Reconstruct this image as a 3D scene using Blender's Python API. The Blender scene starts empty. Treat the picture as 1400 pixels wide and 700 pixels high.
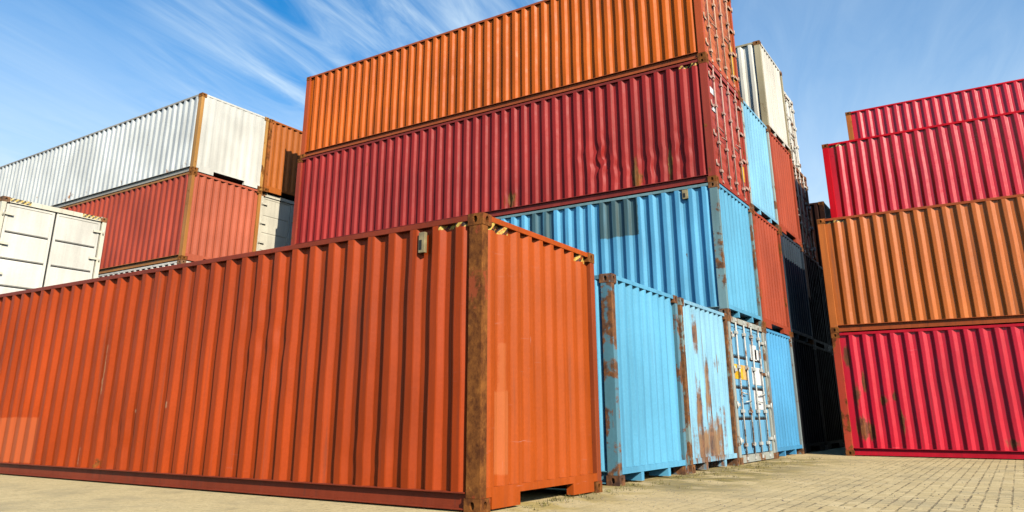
import bpy, bmesh, math, random
from mathutils import Vector, Matrix, noise
random.seed(7)
sc = bpy.context.scene
COL = sc.collection

# ------------------------------------------------------------------ helpers
def link(name, bm, mat, parent=None):
    me = bpy.data.meshes.new(name)
    bm.normal_update()
    bm.to_mesh(me); bm.free()
    me.materials.append(mat)
    o = bpy.data.objects.new(name, me); COL.objects.link(o)
    if parent: o.parent = parent
    return o

def box(bm, x0, x1, y0, y1, z0, z1, bev=0.0):
    vs = [bm.verts.new((x, y, z)) for x in (x0, x1) for y in (y0, y1) for z in (z0, z1)]
    f = []
    for q in ((0,1,3,2), (4,6,7,5), (0,4,5,1), (2,3,7,6), (0,2,6,4), (1,5,7,3)):
        f.append(bm.faces.new([vs[i] for i in q]))
    if bev > 0:
        es = list({e for a in f for e in a.edges})
        bmesh.ops.bevel(bm, geom=es, offset=bev, segments=2, affect='EDGES', profile=0.6)
    return f

def tube(bm, a, b, r, n=10):
    a = Vector(a); b = Vector(b); d = (b - a).normalized()
    u = d.orthogonal().normalized(); v = d.cross(u)
    ra = [bm.verts.new(a + (u*math.cos(t) + v*math.sin(t))*r) for t in [2*math.pi*i/n for i in range(n)]]
    rb = [bm.verts.new(b + (u*math.cos(t) + v*math.sin(t))*r) for t in [2*math.pi*i/n for i in range(n)]]
    for i in range(n):
        f = bm.faces.new((ra[i], ra[(i+1) % n], rb[(i+1) % n], rb[i])); f.smooth = True
    bm.faces.new(ra[::-1]); bm.faces.new(rb)

# ------------------------------------------------------------------ node helpers
class NT:
    def __init__(s, nt): s.nt = nt; s.n = nt.nodes; s.l = nt.links
    def add(s, t, **kw):
        nd = s.n.new(t)
        for k, v in kw.items(): setattr(nd, k, v)
        return nd
    def put(s, sock, v):
        if isinstance(v, bpy.types.NodeSocket): s.l.new(v, sock)
        elif v is not None: sock.default_value = v
    def m(s, op, a, b=None, c=None, clamp=False):
        nd = s.add('ShaderNodeMath', operation=op, use_clamp=clamp)
        s.put(nd.inputs[0], a)
        if b is not None: s.put(nd.inputs[1], b)
        if c is not None: s.put(nd.inputs[2], c)
        return nd.outputs[0]
    def step(s, x, a, b):
        nd = s.add('ShaderNodeMapRange', interpolation_type='SMOOTHSTEP')
        s.put(nd.inputs[0], x); s.put(nd.inputs[1], a); s.put(nd.inputs[2], b)
        return nd.outputs[0]
    def lin(s, x, a, b, c, d):
        nd = s.add('ShaderNodeMapRange')
        for i, v in enumerate((x, a, b, c, d)): s.put(nd.inputs[i], v)
        return nd.outputs[0]
    def scale(s, vec, k, off=(0, 0, 0)):
        nd = s.add('ShaderNodeMapping'); s.put(nd.inputs[0], vec)
        nd.inputs['Scale'].default_value = k; nd.inputs['Location'].default_value = off
        return nd.outputs[0]
    def noise(s, vec, sc_, det=3, rough=0.55, dist=0.0):
        nd = s.add('ShaderNodeTexNoise'); s.put(nd.inputs['Vector'], vec)
        nd.inputs['Scale'].default_value = sc_; nd.inputs['Detail'].default_value = det
        nd.inputs['Roughness'].default_value = rough; nd.inputs['Distortion'].default_value = dist
        return nd.outputs['Fac']
    def mix(s, f, a, b, mode='MIX'):
        nd = s.add('ShaderNodeMix', data_type='RGBA', blend_type=mode)
        s.put(nd.inputs[0], f)
        for i, v in ((6, a), (7, b)):
            if isinstance(v, (tuple, list)): v = (*v[:3], 1)
            s.put(nd.inputs[i], v)
        return nd.outputs[2]

def new_mat(name):
    m = bpy.data.materials.new(name); m.use_nodes = True
    t = NT(m.node_tree); b = t.n['Principled BSDF']
    return m, t, b

RUST_D, RUST_L = (0.070, 0.024, 0.007), (0.27, 0.098, 0.020)

def paint(name, base, rust=0.25, seed=0, fade=0.14, grime=0.35, rough=0.44, patches=(), blots=(), hazard=(), low_rust=0.0, scratch=0.3, spec=0.16, blot_col=(0.30, 0.16, 0.055)):
    """weathered container paint in container coordinates (x across, y along, z up)
    patches: (axis, a0, a1, z0, z1, colour, factor); blots: (axis, a, z, radius, stretch); hazard: (axis, a0, a1, z0, z1)"""
    m, t, b = new_mat(name)
    tc = t.add('ShaderNodeTexCoord').outputs['Object']
    sep = t.add('ShaderNodeSeparateXYZ'); t.put(sep.inputs[0], tc)
    X, Y, Z = sep.outputs
    off = (seed*3.17, seed*1.71, seed*2.39)
    v = t.scale(tc, (1, 1, 1), off)
    big = t.noise(v, 0.55, 3)
    streak = t.noise(t.scale(tc, (7, 7, 0.35), off), 1.0, 5, 0.6)
    streak2 = t.noise(t.scale(tc, (16, 16, 0.5), (off[1], off[0], off[2])), 1.0, 4, 0.6)
    mid = t.noise(v, 5.0, 6, 0.62)
    fine = t.noise(v, 34, 4, 0.6)
    # paint that varies in batches, bleaches and carries run-down dirt
    k = t.m('MULTIPLY', t.lin(big, 0.3, 0.7, 0.80, 1.16), t.lin(streak, 0.3, 0.7, 0.90, 1.10))
    k2 = t.m('MULTIPLY', k, t.lin(fine, 0.3, 0.7, 0.94, 1.06))
    c = t.add('ShaderNodeVectorMath', operation='SCALE')
    c.inputs[0].default_value = base[:3]; t.put(c.inputs['Scale'], k2)
    col = c.outputs[0]
    lum = sum(base[:3])/3
    chalk = tuple(min(0.82, 0.90*x*1.12 + 0.10*(0.10 + 0.8*lum)) for x in base[:3])
    for (ax, a0, a1, z0, z1, pc, fac) in patches:
        A = (X, Y)[ax]
        wob = t.m('ADD', t.m('MULTIPLY_ADD', mid, 0.05, -0.025), t.m('MULTIPLY_ADD', fine, 0.04, -0.02))
        A_ = t.m('ADD', A, wob); Z_ = t.m('ADD', Z, wob)
        e = 0.012
        mk = t.m('MULTIPLY', t.step(A_, a0-e, a0+e), t.step(A_, a1+e, a1-e))
        mk = t.m('MULTIPLY', mk, t.m('MULTIPLY', t.step(Z_, z0-e, z0+e), t.step(Z_, z1+e, z1-e)))
        col = t.mix(t.m('MULTIPLY', mk, t.lin(streak, 0.3, 0.7, fac*1.08, fac*0.8)), col, pc)
    col = t.mix(t.m('MULTIPLY', t.step(streak, 0.50, 0.74), fade), col, chalk)
    col = t.mix(t.m('MULTIPLY', t.step(streak2, 0.53, 0.78), grime), col, (0.055, 0.040, 0.030))
    # scuffs: pale scratches that run along the container
    if scratch > 0:
        sn = t.noise(t.scale(tc, (2.2, 2.2, 46), off), 1.0, 3, 0.7)
        gate = t.step(t.noise(v, 1.3, 2), 0.52, 0.66)
        sv = t.noise(t.scale(tc, (48, 48, 2.6), off), 1.0, 3, 0.7)
        sm = t.m('MULTIPLY', t.m('MAXIMUM', t.step(sn, 0.66, 0.73), t.step(sv, 0.68, 0.75)), gate)
        col = t.mix(t.m('MULTIPLY', sm, scratch), col, tuple(min(0.8, x*0.8 + 0.16) for x in base[:3]))
    for (ax, a0, a1, z0, z1) in hazard:
        A = (X, Y)[ax]
        mk = t.m('MULTIPLY', t.m('MULTIPLY', t.m('GREATER_THAN', A, a0), t.m('LESS_THAN', A, a1)),
                 t.m('MULTIPLY', t.m('GREATER_THAN', Z, z0), t.m('LESS_THAN', Z, z1)))
        s = t.m('FRACT', t.m('DIVIDE', t.m('ADD', A, t.m('MULTIPLY', Z, -1.0 if ax == 0 else 1.0)), 0.11))
        sc_ = t.mix(t.m('GREATER_THAN', s, 0.5), (0.02, 0.018, 0.015), (0.62, 0.43, 0.09))
        wear = t.lin(t.step(fine, 0.50, 0.60), 0, 1, 0.95, 0.25)
        col = t.mix(t.m('MULTIPLY', mk, wear), col, sc_)
    # rust: patchy, more of it low down and in runs
    rn = t.noise(v, 2.6, 10, 0.68, 0.3)
    rr = t.m('ADD', t.m('MULTIPLY', rn, 0.72), t.m('MULTIPLY', streak, 0.28))
    if low_rust:
        rr = t.m('ADD', rr, t.m('MULTIPLY', t.step(Z, 1.1, 0.1), low_rust))
    thr = 0.69 - 0.36*rust
    rm = t.step(rr, thr, thr + 0.055)
    bmk = None
    for (ax, a, z, r, st) in blots:
        A = (X, Y)[ax]
        da = t.m('DIVIDE', t.m('SUBTRACT', A, a), r)
        dz = t.m('DIVIDE', t.m('SUBTRACT', Z, z), r*st)
        d = t.m('SQRT', t.m('ADD', t.m('MULTIPLY', da, da), t.m('MULTIPLY', dz, dz)))
        d = t.m('ADD', d, t.m('MULTIPLY_ADD', rn, 3.0, -1.5))
        d = t.m('ADD', d, t.m('MULTIPLY_ADD', streak2, 2.4, -1.2))
        k_ = t.step(d, 1.30, 0.60)
        bmk = k_ if bmk is None else t.m('MAXIMUM', bmk, k_)
    if bmk is not None: rm = t.m('MAXIMUM', rm, bmk)
    rf = t.noise(t.scale(tc, (1, 1, 0.75), off), 12, 8, 0.75)
    rc = t.mix(t.step(t.m('ADD', t.m('MULTIPLY', rf, 0.65), t.m('MULTIPLY', mid, 0.35)), 0.38, 0.62), RUST_D, RUST_L)
    rc = t.mix(t.step(rf, 0.60, 0.72), rc, (0.42, 0.20, 0.045))
    if bmk is not None: rc = t.mix(t.m('MULTIPLY', bmk, t.step(streak2, 0.40, 0.62)), rc, blot_col)
    col = t.mix(t.m('MULTIPLY', rm, 0.92), col, rc)
    t.put(b.inputs['Base Color'], col)
    t.put(b.inputs['Roughness'], t.m('ADD', t.lin(mid, 0.3, 0.7, rough-0.05, rough+0.1), t.m('MULTIPLY', rm, 0.45), clamp=True))
    b.inputs['Specular IOR Level'].default_value = spec
    bp = t.add('ShaderNodeBump'); bp.inputs['Strength'].default_value = 0.35; bp.inputs['Distance'].default_value = 0.012
    h = t.m('ADD', t.m('MULTIPLY', mid, 0.5), t.m('MULTIPLY', t.m('MULTIPLY', rm, fine), 0.5))
    t.put(bp.inputs['Height'], h); t.l.new(bp.outputs[0], b.inputs['Normal'])
    return m

def plain(name, col, rough=0.6, metal=0.0, var=0.25):
    m, t, b = new_mat(name)
    tc = t.add('ShaderNodeTexCoord').outputs['Object']
    n = t.noise(tc, 9, 5)
    t.put(b.inputs['Base Color'], t.mix(t.step(n, 0.3, 0.7), tuple(x*(1-var) for x in col), tuple(min(.85, x*(1+var)) for x in col)))
    b.inputs['Roughness'].default_value = rough; b.inputs['Metallic'].default_value = metal
    return m

# ------------------------------------------------------------------ container parts
W = 2.438
def profile(u0, u1, pitch, outer, inner, slope_frac=0.205, start_inner=True):
    """corrugation polyline [(u, depth)] from u0 to u1 with rounded folds"""
    n = max(1, round((u1 - u0 - 0.07)/pitch)); p = (u1 - u0)/(n + 0.26)
    s = p*slope_frac; fl = p*(0.5 - slope_frac)
    r = min(0.006, fl*0.2); d = inner - outer
    out = [(u0, inner)]; u = u0 + p*0.26
    for i in range(n):
        cz = [(u - s, inner), (u, outer), (u + fl, outer), (u + fl + s, inner)]
        if cz[0][0] <= out[-1][0]: cz[0] = (out[-1][0] + 0.004, inner)
        # soften each fold with two points
        for j, (a, dd) in enumerate(cz):
            k = r/s*d
            if j == 0: out += [(a - r*0.5, inner), (a + r, inner - k)]
            elif j == 1: out += [(a - r, outer + k), (a + r, outer)]
            elif j == 2: out += [(a - r, outer), (a + r, outer + k)]
            else: out += [(a - r, inner - k), (a + r, inner)]
        u += p
    out.append((u1, inner))
    res = [out[0]]
    for q in out[1:]:
        if q[0] > res[-1][0] + 1e-4: res.append(q)
    return res

def corr_panel(prof, z0, z1, place, seed, rows=8, dents=(), amp=0.004, flip=False):
    bm = bmesh.new(); grid = []
    zs = [z0 + (z1 - z0)*i/rows for i in range(rows + 1)]
    for z in zs:
        edge = min(1.0, (z - z0)/0.15, (z1 - z)/0.15)
        row = []
        for (u, d) in prof:
            q = noise.noise(Vector((u*1.1 + seed*5.3, z*0.9, seed))) + 0.6*noise.noise(Vector((u*3.3, z*1.7 + seed, seed*2)))
            du = 0.5*noise.noise(Vector((u*0.6 + seed, z*1.5, seed*3.1)))*amp*2*max(0, edge)
            dd = d + q*amp*max(0, edge)
            for (cu, cz, r, dep) in dents:
                g = math.exp(-(((u - cu)/r)**2 + ((z - cz)/(r*1.25))**2))
                g *= 0.7 + 0.9*noise.noise(Vector((u*9, z*7, 3)))
                dd += dep*g; du += dep*0.7*g*math.sin(z*14 + u*5)
            row.append(bm.verts.new(place(u + du, dd, z)))
        grid.append(row)
    for a, b in zip(grid, grid[1:]):
        for i in range(len(a) - 1):
            q = (a[i], a[i+1], b[i+1], b[i])
            f = bm.faces.new(q if not flip else q[::-1]); f.smooth = True
    bm.normal_update()
    # let folds read as folds, dents as soft
    for e in bm.edges:
        if len(e.link_faces) == 2 and abs(e.verts[0].co.z - e.verts[1].co.z) > 0.02 and e.calc_face_angle(0) > math.radians(7): e.smooth = False
    return bm

def casting(bm, cx, cy, z0, sx, sy):
    """corner casting block with its oval holes; sx, sy = outward directions; cx, cy the outer corner"""
    dx, dy, dz = 0.162, 0.178, 0.118
    x0, x1 = sorted((cx, cx - sx*dx)); y0, y1 = sorted((cy, cy - sy*dy)); z1 = z0 + dz
    def face(o, a, b, la, lb, n, holes):
        # rectangle o + a*s + b*t, outward n; hole half sizes
        o = Vector(o); a = Vector(a); b = Vector(b); n = Vector(n)
        P = lambda s, t_, d=0: o + a*s + b*t_ - n*d
        if not holes:
            vs = [bm.verts.new(P(*q)) for q in ((0,0),(la,0),(la,lb),(0,lb))]
            f = bm.faces.new(vs); f.normal_update()
            if f.normal.dot(n) < 0: f.normal_flip()
            return
        ca, cb = la*0.5, lb*0.5; ha, hb = holes
        outer = [(0,0),(ca,0),(la,0),(la,cb),(la,lb),(ca,lb),(0,lb),(0,cb)]
        k = 0.45
        inner = [(ca-ha*0.72,cb-hb*0.72),(ca,cb-hb),(ca+ha*0.72,cb-hb*0.72),(ca+ha,cb),(ca+ha*0.72,cb+hb*0.72),(ca,cb+hb),(ca-ha*0.72,cb+hb*0.72),(ca-ha,cb)]
        vo = [bm.verts.new(P(*q)) for q in outer]; vi = [bm.verts.new(P(*q)) for q in inner]; vd = [bm.verts.new(P(q[0], q[1], 0.035)) for q in inner]
        fs = []
        for i in range(8):
            j = (i + 1) % 8
            fs.append(bm.faces.new((vo[i], vo[j], vi[j], vi[i])))
            fs.append(bm.faces.new((vi[i], vi[j], vd[j], vd[i])))
        fs.append(bm.faces.new(vd))
        for f in fs[0:1]: f.normal_update()
        if fs[0].normal.dot(n) < 0:
            for f in fs: f.normal_flip()
    face((x0, cy, z0), (1,0,0), (0,0,1), dx, dz, (0, sy, 0), (0.026, 0.036))
    face((cx, y0, z0), (0,1,0), (0,0,1), dy, dz, (sx, 0, 0), (0.026, 0.036))
    face((x0, cy - sy*dy, z0), (1,0,0), (0,0,1), dx, dz, (0, -sy, 0), None)
    face((cx - sx*dx, y0, z0), (0,1,0), (0,0,1), dy, dz, (-sx, 0, 0), None)
    face((x0, y0, z1), (1,0,0), (0,1,0), dx, dy, (0,0,1), (0.040, 0.060))
    face((x0, y0, z0), (1,0,0), (0,1,0), dx, dy, (0,0,-1), (0.040, 0.060))

def door_leaf(x0, x1, yo, z0, z1, style, sgn, gd=0.028):
    """one door leaf in the x-z plane at outer depth yo; sgn -1 faces -y"""
    bm = bmesh.new()
    Y = lambda d: yo - sgn*d      # d = depth inward
    fw = 0.055
    for (a, b, c, d) in ((x0, x0+fw, z0, z1), (x1-fw, x1, z0, z1), (x0+fw, x1-fw, z0, z0+fw), (x0+fw, x1-fw, z1-fw, z1)):
        ya, yb = sorted((Y(0), Y(0.05))); box(bm, a, b, ya, yb, c, d, 0.004)
    za, zb = z0 + fw, z1 - fw
    prof = [(za, 0.012)]
    if style == 'grooved':
        n = 4
        for i in range(1, n):
            zc = za + (zb - za)*i/n
            prof += [(zc - 0.012 - gd*1.2, 0.012), (zc - 0.012, 0.012 + gd), (zc + 0.012, 0.012 + gd), (zc + 0.012 + gd*1.2, 0.012)]
    else:
        n = 9; p = (zb - za)/n
        for i in range(n):
            q = za + i*p
            prof += [(q + p*0.28, 0.012), (q + p*0.46, 0.024), (q + p*0.74, 0.024), (q + p*0.94, 0.012)]
    prof.append((zb, 0.012))
    rows = [[bm.verts.new((x, Y(d), z)) for x in (x0 + fw, x1 - fw)] for z, d in prof]
    for a, b in zip(rows, rows[1:]):
        f = bm.faces.new((a[0], a[1], b[1], b[0])); f.normal_update()
        if f.normal.y*sgn < 0: f.normal_flip()
    return bm

BLACK = plain('black_rubber', (0.012, 0.012, 0.012), 0.8)
GALV = plain('worn_galvanised_steel', (0.52, 0.49, 0.42), 0.5, 0.25)
DARKST = plain('dirty_underside', (0.035, 0.03, 0.026), 0.85)
PLATE = plain('aluminium_plate', (0.30, 0.235, 0.115), 0.6)
YEL = plain('yellow_placard_paint', (0.80, 0.46, 0.02), 0.5)
WHT = plain('white_sticker', (0.80, 0.80, 0.76), 0.5, 0, 0.06)

def part(name, bm, mat, root): return link(name, bm, mat, root)

def container(label, x, y, z, H, L, base, group='shipping containers stacked in the yard', near='panel', far='doors', yaw=0.0,
              rust=0.2, frame_rust=0.4, frame=None, sill='goose', dents=(), amp=0.007, door_style='grooved', bars=None,
              vents=(), placards=(), rail=None, pan={}, end_pan={}, seed=None, simple=False, door_pan={}, end_col=None, cast_rust=0.8, door_gap=0.009, frame_hazard=(), end_depth=0.048, depth=0.054, slope_frac=0.185, rail_rust=None, rust_other=None, has_bars=True, groove=0.028, side_pitch=0.278):
    container.n += 1
    seed = seed if seed is not None else container.n
    H = H - 0.003
    root = bpy.data.objects.new('shipping_container', None); COL.objects.link(root)
    root.location = (x, y, z); root.rotation_euler = (0, 0, yaw); root.empty_display_size = 0.5
    root['label'] = label; root['category'] = 'container'; root['group'] = group
    dark = dict(spec=0.02, scratch=0.0, fade=0.0) if group == AG else {}  # aisle group: gloss and wear cut so the painted-in shade stays dark
    side_m = paint('container_side_paint', base, rust, seed, **{**pan, **dark})
    end_m = paint('container_end_paint', end_col or base, seed=seed + 0.5, **{**dict(grime=0.2, rust=rust), **end_pan, **dark})
    fr_m = paint('container_frame_paint', frame or base, frame_rust, seed + 0.25, **{**dict(scratch=0.5, grime=0.25, hazard=frame_hazard), **dark})
    rail_m = paint('container_rail_paint', rail or frame or base, rail_rust if rail_rust is not None else frame_rust*0.45, seed + 0.75, scratch=0.4, grime=0.4)
    fr2_m = paint('container_frame_paint', frame or base, rust_other, seed + 0.35, scratch=0.5, grime=0.25) if rust_other is not None else fr_m
    cast_m = paint('corner_casting_paint', frame or base, cast_rust, seed + 0.6)
    # side panels, ribbed
    prof = profile(0.165, L - 0.165, side_pitch, 0.007, 0.007 + depth, slope_frac)
    rows = 34 if dents else 12
    zb, zt = 0.166, H - 0.058
    part('side_panel', corr_panel(prof, zb, zt, lambda u, d, w: (d, u, w), seed, rows, dents, amp, flip=True), side_m, root)
    if not simple:
        part('side_panel', corr_panel(prof, zb, zt, lambda u, d, w: (W - d, u, w), seed + 9, 6, (), amp), side_m, root)
    else:
        bm = bmesh.new(); box(bm, W - 0.05, W - 0.012, 0.165, L - 0.165, zb, zt); part('side_panel', bm, side_m, root)
    for ye, sg, kind in ((0.0, -1, near), (L, 1, far)):
        YY = lambda d, ye=ye, sg=sg: ye - sg*d
        ys = lambda a, b: sorted((YY(a), YY(b)))
        # posts
        for xs in (0, 1):
            bm = bmesh.new(); xa, xb = (0.004, 0.105) if xs == 0 else (W - 0.105, W - 0.004)
            box(bm, xa, xb, *ys(0.004, 0.164), 0.117, H - 0.117, 0.008)
            part('corner_post', bm, fr_m if xs == 0 else fr2_m, root)
            for zc in (0.0, H - 0.118):
                bm = bmesh.new(); casting(bm, 0.0 if xs == 0 else W, ye, zc, -1 if xs == 0 else 1, sg)
                part('corner_casting', bm, cast_m, root)
        # header and sill
        hh = 0.066 if kind == 'panel' else 0.115
        bm = bmesh.new(); box(bm, 0.163, W - 0.163, *ys(0.006, 0.075), H - hh, H - 0.008, 0.005)
        part('header', bm, fr_m if kind != 'panel' else end_m, root)
        bm = bmesh.new()
        if kind != 'panel':
            box(bm, 0.163, W - 0.163, *ys(0.008, 0.10), 0.018, 0.150, 0.006); st = 0.150
        elif sill == 'goose':
            st = 0.205
            for a, b_, c in ((0.195, 0.68, 0.02), (0.68, W - 0.68, 0.135), (W - 0.68, W - 0.195, 0.02)):
                box(bm, a, b_, *ys(0.006, 0.09), c, st)
            for a, b_ in ((0.105, 0.195), (W - 0.195, W - 0.105)): box(bm, a, b_, *ys(0.008, 0.09), 0.121, st)
        else:
            st = 0.205
            box(bm, 0.105, W - 0.105, *ys(0.006, 0.09), 0.130, st)
            for a in (0.70, W - 0.79): box(bm, a, a + 0.09, *ys(0.010, 0.30), 0.02, 0.130)
        part('sill', bm, end_m if kind == 'panel' else fr_m, root)
        if kind == 'panel':
            pe = profile(0.106, W - 0.106, 0.232, 0.012, 0.012 + end_depth, 0.22)
            part('end_panel', corr_panel(pe, st, H - hh + 0.001, (lambda u, d, w, YY=YY: (u, YY(d), w)), seed + 3, 8, (), amp, flip=(sg > 0)), end_m, root)
        else:
            zd0, zd1 = st + 0.012, H - hh - 0.012
            seen = (sg < 0)
            for k in (0, 1):
                xa, xb = ((0.109 + door_gap, W/2 - door_gap), (W/2 + door_gap, W - 0.109 - door_gap))[k]
                d = part('door', door_leaf(xa, xb, YY(0.040), zd0, zd1, door_style, sg, groove), end_m, root)
                bm = bmesh.new(); box(bm, xa - (door_gap + 0.0035 if k == 0 else door_gap - 0.0005), xb + (door_gap - 0.0005 if k == 0 else door_gap + 0.0035), *ys(0.070, 0.085), zd0 - 0.011, zd1 + 0.011); part('gasket', bm, BLACK, d)
                if not seen: continue
                for q in (0.30, 0.78) if has_bars else ():
                    xc = xa + (xb - xa)*(q if k == 0 else 1 - q)
                    bm = bmesh.new(); yy = YY(0.012)
                    tube(bm, (xc, yy, zd0 - 0.08), (xc, yy, zd1 + 0.09), 0.017)
                    for zz in (zd0 + 0.16, zd0 + 0.32*(zd1-zd0), zd0 + 0.66*(zd1-zd0), zd1 - 0.16):
                        box(bm, xc - 0.055, xc + 0.055, *ys(-0.012, 0.040), zz - 0.03, zz + 0.03, 0.006)
                    for zz in (zd0 - 0.075, zd1 + 0.075):
                        box(bm, xc - 0.040, xc + 0.040, *ys(-0.010, 0.030), zz - 0.03, zz + 0.03, 0.006)
                    part('locking_bar', bm, bars or fr_m, d)
                    bm = bmesh.new(); zz = zd0 + (0.40 if q > 0.5 else 0.46)*(zd1 - zd0)
                    tube(bm, (xc, YY(-0.010), zz), (xc + (0.34 if k == 0 else -0.34)*(1 if q < 0.5 else -1), YY(-0.002), zz - 0.02), 0.012, 8)
                    part('door_handle', bm, bars or fr_m, d)
                for i in range(4):
                    zz = zd0 + (zd1 - zd0)*(0.1 + 0.267*i); bm = bmesh.new()
                    xh = 0.06 if k == 0 else W - 0.06
                    tube(bm, (xh, YY(-0.012), zz - 0.06), (xh, YY(-0.012), zz + 0.06), 0.017, 8)
                    xq = sorted((xh, xa + 0.16 if k == 0 else xb - 0.16))
                    box(bm, xq[0], xq[1], *ys(0.000, 0.038), zz - 0.028, zz + 0.028, 0.004)
                    part('hinge', bm, bars or fr_m, d)
                if k == 0 or True:
                    for (pk, px, pz, pw, ph, pm) in placards:
                        if pk != k: continue
                        bm = bmesh.new(); box(bm, px, px + pw, *ys(0.045, 0.050), pz, pz + ph); part('placard', bm, pm, d)
    # long rails
    for xs in (0, 1):
        xx = lambda a, b: sorted((a, b) if xs == 0 else (W - a, W - b))
        bm = bmesh.new(); box(bm, *xx(0.005, 0.065), 0.179, L - 0.179, H - 0.066, H - 0.008, 0.006); part('top_rail', bm, rail_m, root)
        bm = bmesh.new()
        box(bm, *xx(0.052, 0.062), 0.179, L - 0.179, 0.032, 0.155)
        box(bm, *xx(0.004, 0.060), 0.179, L - 0.179, 0.155, 0.168, 0.003)
        box(bm, *xx(0.008, 0.060), 0.179, L - 0.179, 0.018, 0.032, 0.003)
        part('bottom_rail', bm, rail_m, root)
    bm = bmesh.new(); box(bm, 0.066, W - 0.066, 0.076, L - 0.076, H - 0.030, H - 0.012); part('roof_panel', bm, side_m, root)
    bm = bmesh.new(); box(bm, 0.062, W - 0.062, 0.101, L - 0.101, 0.135, 0.160)
    ny = int(L/0.6)
    for i in range(1, ny):
        yy = L*i/ny; box(bm, 0.062, W - 0.062, yy - 0.03, yy + 0.03, 0.03, 0.134)
    part('underframe', bm, DARKST, root)
    for (vy, vz, vw, vh) in vents:
        bm = bmesh.new(); box(bm, -0.012, 0.030, vy, vy + vw, vz, vz + vh, 0.006)
        v = part('vent', bm, PLATE, root)
        bm = bmesh.new(); box(bm, -0.016, -0.0125, vy + vw*0.45, vy + vw*0.85, vz + vh*0.15, vz + vh*0.62); part('vent_grille', bm, BLACK, v)
    return root
container.n = 0
AG = 'shaded containers at the end of the aisle'

# ------------------------------------------------------------------ colours
C_F = (0.365, 0.047, 0.005); C_FE = (0.42, 0.074, 0.009)
C_OR = (0.55, 0.106, 0.006); C_CR = (0.31, 0.022, 0.018)
C_BL = (0.10, 0.36, 0.56); C_LB = (0.105, 0.36, 0.53)
C_RD = (0.35, 0.062, 0.028); C_WH = (0.72, 0.69, 0.58)
C_RR = (0.58, 0.003, 0.012); C_SHADE = (0.008, 0.008, 0.010)  # the near-black carries the aisle shade in the paint colour
C_BROWN = (0.10, 0.030, 0.015)

L40 = 12.19
# ---- the big one in front
FH = 2.737
container('big rust-orange container standing alone in front on the paving, with dark rusty near corner post', 0, 0, 0, FH, L40, C_F, group='containers in front of the blue row',
          frame=(0.30, 0.060, 0.018), rail=(0.24, 0.038, 0.014), rust=0.10, frame_rust=0.85, rust_other=0.2, rail_rust=0.15, end_col=C_FE, cast_rust=0.8, seed=1,
          pan=dict(fade=0.16, grime=0.42, scratch=0.30, low_rust=0.05, patches=[(1, 7.75, 9.6, 0.18, 0.80, (0.54, 0.125, 0.040), 0.60), (1, 6.28, 6.32, 0.85, 1.30, (0.62, 0.42, 0.22), 0.7), (1, 6.56, 6.61, 0.95, 1.12, (0.62, 0.42, 0.22), 0.6), (1, 6.20, 6.23, 1.1, 1.75, (0.55, 0.34, 0.16), 0.55), (1, 6.50, 6.56, 0.2, 0.42, (0.5, 0.34, 0.2), 0.5), (1, 5.40, 5.45, 0.86, 0.90, (0.6, 0.36, 0.2), 0.6), (1, 4.72, 4.75, 0.92, 0.99, (0.6, 0.36, 0.2), 0.6)], hazard=[(1, 0.19, 0.55, FH-0.115, FH-0.055)]),
          end_pan=dict(fade=0.35, grime=0.30, scratch=0.6, low_rust=0.04, patches=[(0, 0.30, 0.52, 0.30, 1.05, (0.56, 0.17, 0.055), 0.55), (0, 0.36, 0.44, 1.05, 1.5, (0.54, 0.16, 0.05), 0.4)], hazard=[(0, 0.12, 0.52, FH-0.15, FH-0.067), (0, W-0.46, W-0.12, FH-0.15, FH-0.067)]),
          side_pitch=0.294, dents=[(5.7, 0.45, 0.35, 0.016), (3.0, 1.7, 0.45, 0.014), (1.4, 0.4, 0.3, 0.012)], vents=[(0.71, 2.41, 0.08, 0.215)])
# ---- low blue row
H1 = 2.640
G1X, G2X, CX, PX = 3.218, 5.784, 8.367, 2.49
CY = 0.167
container('sky-blue container with a smooth clean end, first of the low row beside the orange one', G1X, 0.145, 0, H1, L40, C_LB, sill='ribs', seed=2,
          frame=(0.10, 0.24, 0.30), frame_rust=0.6, rust=0.08, end_pan=dict(fade=0.4, grime=0.18, rust=0.05, scratch=0.4))
container('pale blue container whose end is eaten by brown rust from the ground up', G2X, 0.146, 0, H1, L40, (0.26, 0.52, 0.68), sill='ribs', seed=3,
          frame=(0.22, 0.30, 0.28), frame_rust=0.72, rust=0.15, end_col=(0.23, 0.47, 0.60),
          end_pan=dict(fade=0.45, grime=0.35, rust=0.26, blots=[(0, 0.72, 0.38, 0.48, 0.85), (0, 1.35, 0.40, 0.50, 0.9), (0, 0.62, 0.85, 0.09, 5), (0, 0.95, 0.95, 0.07, 6), (0, 1.22, 0.9, 0.08, 5), (0, 1.5, 0.75, 0.06, 5), (0, 0.70, 2.15, 0.11, 2.6), (0, 0.98, 1.85, 0.06, 6), (0, 1.70, 1.72, 0.10, 2.2), (0, 1.1, 1.3, 0.045, 9), (0, 0.45, 0.7, 0.05, 8)]))
container('blue container at ground level with white door bars and a yellow square', CX, CY, 0, H1, L40, (0.16, 0.42, 0.62), near='doors', far='panel', seed=4,
          frame=(0.40, 0.42, 0.36), frame_rust=0.42, rust=0.12, bars=paint('worn_white_bars', (0.52, 0.53, 0.48), 0.45, 41),
          placards=[(0, 0.20, 1.49, 0.56, 0.27, YEL), (0, 0.77, 1.49, 0.36, 0.27, plain('faded_orange_sticker', (0.75, 0.42, 0.14))), (1, 1.42, 1.90, 0.42, 0.30, WHT), (1, 1.72, 1.92, 0.32, 0.20, WHT), (1, 1.40, 1.42, 0.70, 0.34, WHT), (1, 1.40, 0.95, 0.68, 0.36, WHT)],
          end_pan=dict(fade=0.5, grime=0.3, scratch=0.7))
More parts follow.
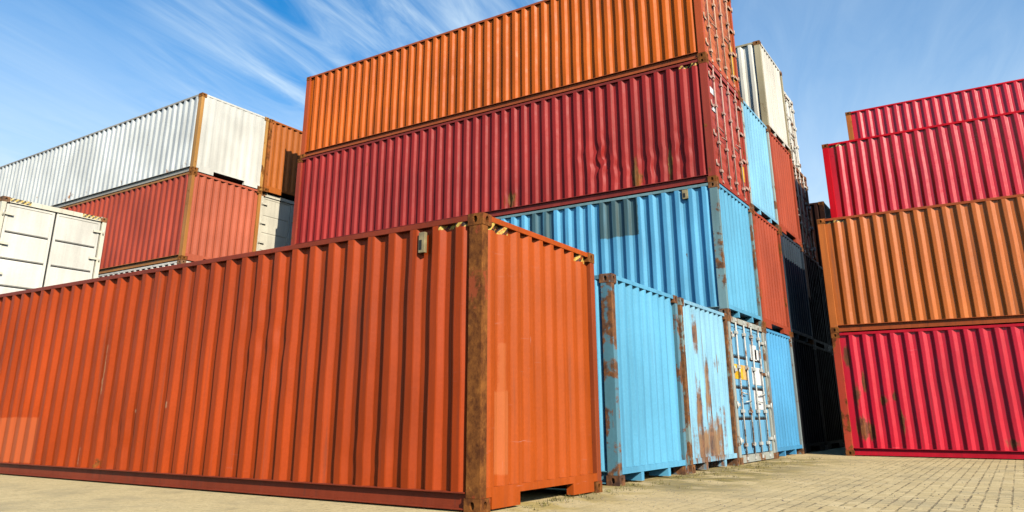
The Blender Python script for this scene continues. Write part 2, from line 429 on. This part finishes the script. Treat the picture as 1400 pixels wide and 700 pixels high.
container('plain blue container at ground level, last of the low row before the dark gap', CX + PX, CY, 0, H1, L40, (0.085, 0.33, 0.57), sill='ribs', seed=5, frame=(0.25, 0.30, 0.30), frame_rust=0.45, rust=0.02, end_pan=dict(fade=0.2, grime=0.12))
# ---- main stack, second layer
z1, z2, z3 = 2.640, 5.263, 7.969; H2, H3, H4 = z2 - z1, z3 - z2, 2.583
container('long blue container with dark repainted squares on its side, under the crimson one', CX, CY, z1, H2, L40, C_BL, sill='ribs', seed=6,
          frame=(0.16, 0.27, 0.28), frame_rust=0.5, rust=0.14, end_col=C_LB, vents=[(0.60, H2-0.27, 0.12, 0.19)],
          pan=dict(fade=0.25, grime=0.35, patches=[(1, 1.70, 2.60, H2-0.86, H2-0.05, (0.050, 0.085, 0.080), 0.95), (1, 3.72, 4.34, H2-0.95, H2-0.05, (0.050, 0.095, 0.095), 0.93)]),
          end_pan=dict(fade=0.35, grime=0.12))
container('brick-red container end between the light blue one and the shade-black one, second layer', CX + PX, CY, z1, H2, L40, C_RD, sill='goose', seed=7, frame_rust=0.5, rust=0.14)
container('container on the second layer under a brick-red one, shade painted in near-black', CX + 2*PX, CY, z1, H2, L40, (0.022, 0.036, 0.050), sill='ribs', seed=8, frame_rust=0.3, rust=0.14)  # base colour darkened to hold the shade of the right-hand stack
# third layer
container('long crimson container with dented ribs, sandwiched between the orange and the blue', CX, CY, z2, H3, 12.16, C_CR, near='doors', far='panel', seed=9, door_style='ribbed', amp=0.006,
          frame=(0.33, 0.050, 0.030), rail=(0.24, 0.035, 0.026), frame_rust=0.38, rust=0.14, end_col=(0.42, 0.070, 0.045), bars=paint('bleached_red_bars', (0.56, 0.34, 0.27), 0.35, 91),
          dents=[(2.55, 0.95, 0.28, 0.075), (2.85, 1.10, 0.22, -0.035), (2.05, 0.55, 0.25, 0.030), (1.35, 0.6, 0.3, 0.028), (0.75, 0.8, 0.35, 0.022), (4.9, 0.35, 0.2, 0.03)],
          pan=dict(fade=0.22, grime=0.4, scratch=0.4, blots=[(1, 1.7, 0.35, 0.10, 4), (1, 4.85, 0.3, 0.14, 1.5), (1, 0.95, 0.6, 0.06, 6)], hazard=[(1, 0.19, 0.60, H3-0.135, H3-0.055)]),
          end_pan=dict(fade=0.6, grime=0.15, scratch=0.8), placards=[(1, 2.05, 0.55, 0.22, 0.36, YEL), (0, 0.16, 2.0, 0.36, 0.14, WHT), (0, 0.16, 1.62, 0.36, 0.12, WHT)])
container('light blue container end on the third layer, between two red ones', CX + PX, CY, z2, H3, L40, (0.20, 0.46, 0.62), sill='ribs', seed=10, frame=(0.35, 0.45, 0.42), frame_rust=0.4, rust=0.02)
container('brick-red container end on the third layer, below the cream-white one', CX + 2*PX, CY, z2, H3, L40, C_RD, sill='goose', seed=11, frame_rust=0.4, rust=0.14)
container('shaded container with rust-streaked doors behind the third-layer brick-red end', CX + 3*PX, 0.30, z2, H3, L40, (0.26, 0.13, 0.08), near='doors', far='panel', seed=12, frame_rust=0.6, rust=0.5, bars=paint('pale_rusty_bars', (0.6, 0.55, 0.48), 0.4, 121))
# fourth layer
container('long bright orange container crowning the main stack', CX, CY, z3, H4, 12.07, C_OR, near='doors', far='panel', seed=13, door_style='ribbed', rust=0.10, frame=(0.46, 0.085, 0.025), frame_rust=0.2,
          rail=(0.38, 0.085, 0.025), end_col=(0.50, 0.130, 0.045), pan=dict(fade=0.22, grime=0.25, scratch=0.15), end_pan=dict(fade=0.7, grime=0.1, scratch=0.8), bars=paint('bleached_orange_bars', (0.60, 0.36, 0.24), 0.3, 131),
          placards=[(1, 2.05, 0.30, 0.20, 0.9, YEL)])
container('cream-white container high on the main stack with part of one ribbed side showing', CX + 2*PX, CY, z3, H4, L40, C_WH, sill='ribs', seed=14, frame=(0.42, 0.36, 0.22), frame_rust=0.35, rust=0.02, end_col=(0.64, 0.60, 0.50), pan=dict(fade=0.1, grime=0.3))
container('white container with door rods, farthest along the top layer of the main stack', CX + 3*PX, 0.43, z3, H4, L40, (0.72, 0.68, 0.58), near='doors', far='panel', seed=15, frame_rust=0.45, rust=0.12)
# far end of the aisle, its shade painted in as near-black base colours
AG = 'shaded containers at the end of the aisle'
container('container at ground level painted shade-dark, right next to the plain blue end', CX + 2*PX, CY, 0, H1, L40, C_SHADE, group=AG, seed=16, rust=0.0, frame_rust=0.1, cast_rust=0.2)
container('container painted shade-maroon at ground level deep in the shaded aisle', CX + 3*PX, CY, 0, H1, L40, (0.012, 0.006, 0.006), group=AG, seed=17, rust=0.0, frame_rust=0.1, cast_rust=0.2)
container('container painted shade-dark on the second layer deep in the shaded aisle', CX + 3*PX, 0.25, z1, H2, L40, (0.009, 0.008, 0.009), group=AG, seed=18, rust=0.0, frame_rust=0.1, cast_rust=0.2)
container('farthest container painted shade-dark at ground level closing the shaded aisle', CX + 4*PX, CY, 0, H1, L40, C_SHADE, group=AG, seed=19, rust=0.0, frame_rust=0.1, cast_rust=0.2)
container('container painted shade-dark on the second layer closing the shaded aisle', CX + 4*PX, 0.3, z1, H2, L40, C_SHADE, group=AG, seed=20, rust=0.0, frame_rust=0.1, cast_rust=0.2)
XF = CX + 4*PX + 3.1
for zz, hh, lab in ((0, H1, 'hidden container painted shade-dark at the bottom behind the aisle'), (z1, H2, 'hidden container painted shade-dark in the middle behind the aisle'), (z2, H3, 'container top painted shade-brown peeping out above the orange one on the red stack')):
    container(lab, XF, 0.41, zz, hh, L40, (0.035, 0.016, 0.012), group=AG, seed=21 + zz, rust=0.15, simple=True)  # dark brown base stands in for shade on this column
# ---- right-hand stack
RX, RY = 12.94, -0.78
def rstack(label, x, z, H, col, seed, yl=RY, **kw):
    L = 12.19
    return container(label, x, yl - L, z, H, L, col, group='containers in the red and orange stack', near='doors', far='panel', seed=seed, simple=True, depth=0.046, slope_frac=0.225, **kw)
LL = 12.19
rstack('crimson-pink container at the bottom of the red stack with brown rust spots', RX, 0, 2.647, (0.60, 0.004, 0.024), 31, rust=0.02, frame=(0.46, 0.060, 0.030), rail=(0.52, 0.010, 0.025), rail_rust=0.1, frame_rust=0.62,
       pan=dict(fade=0.35, grime=0.35, scratch=0.4, blot_col=(0.075, 0.035, 0.012), rough=0.36, spec=0.5, blots=[(1, LL-0.90, 1.15, 0.10, 1.1), (1, LL-1.12, 1.22, 0.05, 1.6), (1, LL-0.42, 0.62, 0.13, 1.6), (1, LL-0.36, 1.25, 0.06, 4), (1, LL-0.27, 2.15, 0.055, 5), (1, LL-0.60, 0.5, 0.06, 3), (1, LL-3.15, 0.32, 0.12, 1.0), (1, LL-1.2, 0.7, 0.05, 5), (1, LL-0.55, 1.55, 0.04, 4)]))
rstack('orange-tan container on the pink one in the red stack', RX, 2.647, 2.677, (0.50, 0.118, 0.010), 32, rust=0.04, frame=(0.50, 0.140, 0.030), frame_rust=0.25, rail=(0.36, 0.075, 0.02),
       pan=dict(fade=0.35, grime=0.35, rough=0.36, spec=0.5, hazard=[(1, LL-0.6, LL-0.19, 2.677-0.13, 2.677-0.055)]))
rstack('glossy red container with pale highlights, right above the orange-tan one', 16.024, 5.30, 2.90, C_RR, 33, yl=-0.62, rust=0.0, frame_rust=0.15, pan=dict(fade=0.15, grime=0.15, scratch=0.15, rough=0.30, spec=0.7, hazard=[(1, LL-0.6, LL-0.19, 2.9-0.13, 2.9-0.055)]))
rstack('topmost red container of the red stack, with an orange rusty corner post', 20.78, 8.10, 2.70, (0.60, 0.003, 0.012), 34, yl=-0.75, rust=0.0, frame=(0.50, 0.15, 0.03), rail=C_RR, frame_rust=0.35, pan=dict(fade=0.15, grime=0.15, scratch=0.15, rough=0.30, spec=0.7))
for k in (0, 1): rstack(('hidden red container at the bottom under the glossy red one', 'hidden red container in the middle under the glossy red one')[k], 16.024, 2.65*k, 2.65, C_RR, 35 + k, yl=-0.75)
for k in (0, 1, 2): rstack(('hidden red container at the bottom under the topmost red one', 'hidden red container second under the topmost red one', 'hidden red container third under the topmost red one')[k], 20.78, 2.70*k, 2.70, C_RR, 37 + k, yl=-0.80)
# ---- left-hand stack
LX, LY, LYAW = 6.4315, 14.4206, -0.016
LZ = (0, 2.45, 4.905, 7.467, 9.875)
LG = 'containers in the white and brick-red stack'
def lstack(label, k, col, c=0, dy=0.0, **kw):
    a = c*2.49
    return container(label, LX + a*math.cos(LYAW) - dy*math.sin(LYAW), LY + a*math.sin(LYAW) + dy*math.cos(LYAW), LZ[k], LZ[k+1] - LZ[k], 13.72, col, group=LG, yaw=LYAW, **kw)
lstack('long dull white container with ochre corner posts, on top of the long brick-red one', 3, (0.54, 0.57, 0.555), seed=51, frame=(0.46, 0.235, 0.065), frame_rust=0.32, rust=0.10, end_depth=0.009, end_col=(0.62, 0.61, 0.54), rail=(0.36, 0.33, 0.27), pan=dict(fade=0.1, grime=0.3, low_rust=0.10), end_pan=dict(fade=0.2, grime=0.04))
lstack('long brick-red container below the dull white one', 2, (0.34, 0.052, 0.026), seed=52, frame=(0.40, 0.17, 0.045), frame_rust=0.32, rust=0.05, end_col=(0.46, 0.112, 0.058))
lstack('cream container mostly hidden under the brick-red one, only its top rail showing', 1, (0.70, 0.66, 0.56), seed=53, rust=0.05, frame_rust=0.4)
lstack('hidden cream container at the foot of the brick-red stack', 0, (0.70, 0.66, 0.56), seed=54, rust=0.14)
lstack('ochre-orange container half in shadow beside the dull white one', 3, (0.40, 0.112, 0.020), 1, seed=55, frame=(0.42, 0.13, 0.03), frame_rust=0.55, rust=0.14)
lstack('cream container with grooved doors beside the brick-red one, half in shadow', 2, (0.64, 0.60, 0.48), 1, 0.10, near='doors', far='panel', seed=56, rust=0.03, frame_rust=0.2, has_bars=False, groove=0.012)
for k in (0, 1): lstack(('hidden grey container at the foot below the grooved cream doors', 'hidden grey container right below the grooved cream doors')[k], k, (0.3, 0.3, 0.3), 1, 0.1, seed=57 + k, simple=True)
# ---- cream doors at the left edge
WX, WY, WZ = 1.693, 14.235, 5.548
container('cream container with flat double doors peeping over the left part of the big orange one', WX, WY, WZ - 2.80, 2.80, L40, (0.68, 0.63, 0.49), group=LG, near='doors', far='panel', seed=61, rust=0.02, frame_rust=0.12, frame=(0.64, 0.60, 0.47), end_col=(0.67, 0.645, 0.56),
          end_pan=dict(fade=0.1, grime=0.1), has_bars=False, groove=0.020, door_gap=0.024, frame_hazard=[(0, 0.17, 0.62, 2.80-0.10, 2.80-0.01), (0, W-0.62, W-0.17, 2.80-0.10, 2.80-0.01)])
container('hidden cream container under the flat cream doors', WX, WY, 0, 2.748, L40, (0.75, 0.70, 0.58), group=LG, near='doors', far='panel', seed=62, simple=True)

# ------------------------------------------------------------------ ground
def ground():
    bm = bmesh.new()
    S = 600
    vs = [bm.verts.new(p) for p in ((-S, -S, 0), (S, -S, 0), (S, S, 0), (-S, S, 0))]
    bm.faces.new(vs)
    m, t, b = new_mat('paver_ground')
    tc = t.add('ShaderNodeTexCoord').outputs['Object']
    sep = t.add('ShaderNodeSeparateXYZ'); t.put(sep.inputs[0], tc)
    X, Y, Z = sep.outputs
    wob = t.add('ShaderNodeTexNoise'); t.put(wob.inputs['Vector'], tc); wob.inputs['Scale'].default_value = 5.0; wob.inputs['Detail'].default_value = 4
    vm = t.add('ShaderNodeVectorMath', operation='MULTIPLY_ADD'); t.put(vm.inputs[0], wob.outputs['Color']); vm.inputs[1].default_value = (0.034, 0.034, 0); t.put(vm.inputs[2], tc)
    br = t.add('ShaderNodeTexBrick'); br.offset = 0.5; br.squash = 1.0
    t.put(br.inputs['Vector'], vm.outputs[0])
    br.inputs['Scale'].default_value = 1.0; br.inputs['Brick Width'].default_value = 0.225; br.inputs['Row Height'].default_value = 0.125
    br.inputs['Mortar Size'].default_value = 0.012; br.inputs['Mortar Smooth'].default_value = 0.35; br.inputs['Bias'].default_value = 0.0
    br.inputs['Color1'].default_value = (0, 0, 0, 1); br.inputs['Color2'].default_value = (1, 1, 1, 1); br.inputs['Mortar'].default_value = (0.5, 0.5, 0.5, 1)
    big = t.noise(tc, 0.35, 4); mid = t.noise(tc, 1.7, 6, 0.6); fine = t.noise(tc, 26, 6, 0.7); vf = t.noise(tc, 120, 3, 0.6)
    tone = t.m('MULTIPLY', br.outputs['Color'], 1.0)
    brick = t.mix(tone, (0.60, 0.45, 0.21), (0.77, 0.60, 0.31))
    brick = t.mix(t.step(mid, 0.35, 0.7), brick, (0.66, 0.505, 0.25))
    sand = t.mix(t.step(fine, 0.32, 0.7), (0.58, 0.44, 0.205), (0.80, 0.63, 0.33))
    # sand blown over the pavers, thicker by the containers and to the left
    cover = t.m('ADD', t.lin(Y, -3.5, -0.3, -0.20, 0.26), t.m('ADD', t.m('MULTIPLY', big, 0.6), t.m('MULTIPLY', mid, 0.6)))
    cover = t.step(cover, 0.52, 0.86)
    joint = t.m('MULTIPLY', br.outputs['Fac'], t.m('SUBTRACT', 1.0, t.m('MULTIPLY', cover, 0.72)))
    joint = t.m('MULTIPLY', joint, t.step(t.m('ADD', t.m('MULTIPLY', mid, 0.35), t.m('MULTIPLY', t.noise(tc, 9, 4, 0.7), 0.65)), 0.45, 0.56))
    col = t.mix(t.m('MULTIPLY', cover, 0.75), brick, sand)
    col = t.mix(t.m('MULTIPLY', joint, 0.75), col, (0.13, 0.095, 0.055))
    # moss and dead weed stain along the foot of the blue row
    ms = t.m('MULTIPLY', t.m('MULTIPLY', t.step(X, 2.2, 3.6), t.step(X, 12.5, 10.0)), t.m('MULTIPLY', t.step(Y, -1.7, -0.5), t.step(Y, 1.5, 0.8)))
    mk = t.m('MULTIPLY', ms, t.step(t.m('ADD', t.m('MULTIPLY', mid, 0.7), t.m('MULTIPLY', fine, 0.3)), 0.42, 0.54))
    col = t.mix(t.m('MULTIPLY', mk, 0.85), col, t.mix(t.step(t.noise(tc, 4, 4), 0.4, 0.65), (0.20, 0.165, 0.045), (0.36, 0.26, 0.055)))
    ys = t.m('MULTIPLY', t.m('MULTIPLY', t.step(X, 0.1, 0.6), t.step(X, 3.0, 2.0)), t.m('MULTIPLY', t.step(Y, -0.9, -0.2), t.step(mid, 0.45, 0.6)))
    col = t.mix(t.m('MULTIPLY', ys, 0.6), col, (0.50, 0.35, 0.06))
    dark = t.step(t.m('ADD', t.m('MULTIPLY', fine, 0.5), t.m('MULTIPLY', mid, 0.5)), 0.54, 0.64)
    col = t.mix(t.m('MULTIPLY', dark, 0.55), col, (0.20, 0.16, 0.10))
    col = t.mix(t.m('MULTIPLY', t.step(t.noise(tc, 55, 5, 0.75), 0.53, 0.66), 0.55), col, (0.24, 0.195, 0.12))
    col = t.mix(t.m('MULTIPLY', t.step(t.noise(tc, 0.8, 6, 0.65, 0.6), 0.48, 0.66), 0.45), col, (0.36, 0.295, 0.17))
    t.put(b.inputs['Base Color'], col); b.inputs['Roughness'].default_value = 0.9; b.inputs['Specular IOR Level'].default_value = 0.2
    h = t.m('ADD', t.m('MULTIPLY', joint, -1.4), t.m('ADD', t.m('MULTIPLY', fine, 0.35), t.m('ADD', t.m('MULTIPLY', mid, 0.5), t.m('MULTIPLY', vf, 0.12))))
    bp = t.add('ShaderNodeBump'); bp.inputs['Strength'].default_value = 0.8; bp.inputs['Distance'].default_value = 0.012
    t.put(bp.inputs['Height'], h); t.l.new(bp.outputs[0], b.inputs['Normal'])
    o = link('ground', bm, m); o['kind'] = 'structure'
ground()

# grit and dry weeds on the paving
def grit():
    bm = bmesh.new(); R = random.Random(3)
    for i in range(1500):
        if R.random() < 0.5: x, y = R.uniform(-3.5, 12), -abs(R.gauss(0, 0.8))
        else: x, y = R.uniform(-4, 11), R.uniform(-4.5, 0)
        r = R.uniform(0.003, 0.011)*(1.6 if R.random() < 0.06 else 1)
        vs = [bm.verts.new((x + r*R.uniform(.6, 1.2)*math.cos(a), y + r*R.uniform(.6, 1.2)*math.sin(a), 0.0005)) for a in (0, 1.26, 2.51, 3.77, 5.03)]
        top = bm.verts.new((x, y, r*R.uniform(0.5, 1.0)))
        for j in range(5): bm.faces.new((vs[j], vs[(j+1) % 5], top))
    o = link('gravel', bm, plain('grit_stone', (0.24, 0.19, 0.13), 0.9, 0, 0.5)); o['kind'] = 'stuff'
grit()
def weeds():
    bm = bmesh.new(); R = random.Random(5)
    for i in range(150):
        k = R.random()
        if k < 0.55: x, y = R.uniform(3.2, 9.5), -abs(R.gauss(0, 0.28)) + 0.10
        elif k < 0.8: x, y = R.uniform(0.3, 3.2), -abs(R.gauss(0, 0.18)) + 0.05
        else: x, y = R.uniform(4.5, 11.5), R.uniform(-0.7, 0.1)
        for j in range(R.randint(5, 14)):
            a = R.uniform(0, 6.28); h = R.uniform(0.012, 0.05); l = R.uniform(0.01, 0.05); w = 0.003
            bx, by = x + R.gauss(0, 0.03), y + R.gauss(0, 0.03)
            p0 = (bx - w*math.sin(a), by + w*math.cos(a), 0); p1 = (bx + w*math.sin(a), by - w*math.cos(a), 0)
            bm.faces.new([bm.verts.new(q) for q in (p0, p1, (bx + l*math.cos(a), by + l*math.sin(a), h))])
    o = link('weeds', bm, plain('dry_weed', (0.20, 0.17, 0.045), 0.9, 0, 0.5)); o['kind'] = 'stuff'
weeds()

# ------------------------------------------------------------------ light and sky
SUN_EL = math.radians(31); az = math.atan2(-0.50, -0.866)       # where the sun stands
sd = Vector((math.sin(az)*math.cos(SUN_EL), math.cos(az)*math.cos(SUN_EL), math.sin(SUN_EL)))
ld = bpy.data.lights.new('sun', 'SUN'); ld.energy = 5.0; ld.angle = math.radians(0.53); ld.color = (1.0, 0.91, 0.77)
lo = bpy.data.objects.new('sun', ld); COL.objects.link(lo); lo.rotation_euler = (-sd).to_track_quat('-Z', 'Y').to_euler(); lo.location = (-20, -30, 30)

w = bpy.data.worlds.new('World'); sc.world = w; w.use_nodes = True
t = NT(w.node_tree); bg = t.n['Background']
sky = t.add('ShaderNodeTexSky', sky_type='NISHITA'); sky.sun_disc = False
sky.sun_elevation = SUN_EL; sky.sun_rotation = az % (2*math.pi); sky.air_density = 1.0; sky.dust_density = 0.6; sky.ozone_density = 1.6
gen = t.add('ShaderNodeTexCoord').outputs['Generated']
nrm = t.add('ShaderNodeVectorMath', operation='NORMALIZE'); t.put(nrm.inputs[0], gen)
s3 = t.add('ShaderNodeSeparateXYZ'); t.put(s3.inputs[0], nrm.outputs[0])
zc = t.m('MAXIMUM', s3.outputs[2], 0.03)
# cirrus on a high sheet: streaks combed along one wind direction
wx, wy = 0.968, 0.251
px_ = t.m('DIVIDE', s3.outputs[0], zc); py_ = t.m('DIVIDE', s3.outputs[1], zc)
al = t.m('ADD', t.m('MULTIPLY', px_, wx), t.m('MULTIPLY', py_, wy))
ac = t.m('SUBTRACT', t.m('MULTIPLY', py_, wx), t.m('MULTIPLY', px_, wy))
cv = t.add('ShaderNodeCombineXYZ'); t.put(cv.inputs[0], t.m('MULTIPLY', al, 0.24)); t.put(cv.inputs[1], t.m('MULTIPLY', ac, 1.25))
st1 = t.noise(cv.outputs[0], 1.6, 5, 0.5, 0.7)
cv2 = t.add('ShaderNodeCombineXYZ'); t.put(cv2.inputs[0], t.m('MULTIPLY', al, 0.45)); t.put(cv2.inputs[1], t.m('MULTIPLY', ac, 2.4))
st2 = t.noise(cv2.outputs[0], 3.0, 7, 0.6, 0.9)
def lobe(d, a, b):
    dt = t.add('ShaderNodeVectorMath', operation='DOT_PRODUCT'); t.put(dt.inputs[0], nrm.outputs[0]); dt.inputs[1].default_value = Vector(d).normalized()
    return t.step(dt.outputs['Value'], math.cos(math.radians(a)), math.cos(math.radians(b)))
dens = t.m('ADD', t.m('MULTIPLY', lobe((0.65, 0.61, 0.46), 19, 3), 1.0), t.m('MULTIPLY', lobe((0.72, 0.48, 0.50), 17, 2), 0.75))
streaks = t.m('MULTIPLY', t.step(t.m('ADD', t.m('MULTIPLY', st1, 0.6), t.m('MULTIPLY', st2, 0.4)), 0.35, 0.74), dens)
veil = t.m('MULTIPLY', t.lin(st2, 0.3, 0.7, 0.02, 0.12), 1.0)
low = t.m('MULTIPLY', t.step(s3.outputs[2], 0.48, 0.12), 0.55)
left = t.m('MULTIPLY', t.m('MULTIPLY', lobe((0.36, 0.90, 0.22), 20, 3), t.lin(st1, 0.3, 0.7, 0.75, 1.0)), 0.34)
right = t.m('MULTIPLY', t.m('MULTIPLY', lobe((0.94, 0.10, 0.33), 30, 6), t.lin(st1, 0.3, 0.7, 0.85, 1.0)), 0.25)
mk = t.m('MINIMUM', t.m('ADD', t.m('ADD', t.m('MULTIPLY', streaks, 0.85), veil), t.m('ADD', t.m('ADD', low, right), left)), 0.92)
hs = t.add('ShaderNodeHueSaturation'); hs.inputs['Saturation'].default_value = 1.56; hs.inputs["Value"].default_value = 1.08; t.put(hs.inputs['Color'], sky.outputs[0])
cloud = t.mix(mk, hs.outputs[0], (4.2, 5.2, 6.0))
t.put(bg.inputs[0], cloud); bg.inputs[1].default_value = 0.15

# ------------------------------------------------------------------ camera (fitted)
cd = bpy.data.cameras.new('camera'); cam = bpy.data.objects.new('camera', cd); COL.objects.link(cam); sc.camera = cam
r = Vector((0.544351764, -0.838856882, 0.000538065)); u = Vector((-0.24911634, -0.16104425, 0.95498995)); f = Vector((0.80101324, 0.5199845, 0.29663768))
M = Matrix(((r.x, u.x, -f.x, -5.9381), (r.y, u.y, -f.y, -4.0944), (r.z, u.z, -f.z, 0.8164), (0, 0, 0, 1)))
cam.matrix_world = M
cd.sensor_fit = 'HORIZONTAL'; cd.sensor_width = 36; cd.lens = 1038.43*36/1400
cd.shift_x = (700 - 688.0)/1400; cd.shift_y = (246.82 - 350)/1400
cd.clip_start = 0.05; cd.clip_end = 3000
sc.cycles.max_bounces = 6; sc.cycles.diffuse_bounces = 0; sc.cycles.glossy_bounces = 2
vs_ = sc.view_settings; sc.display_settings.display_device = 'sRGB'
vs_.view_transform = 'Standard'; vs_.look = 'None'; vs_.gamma = 1.0; vs_.exposure = 0.25; vs_.use_curve_mapping = False
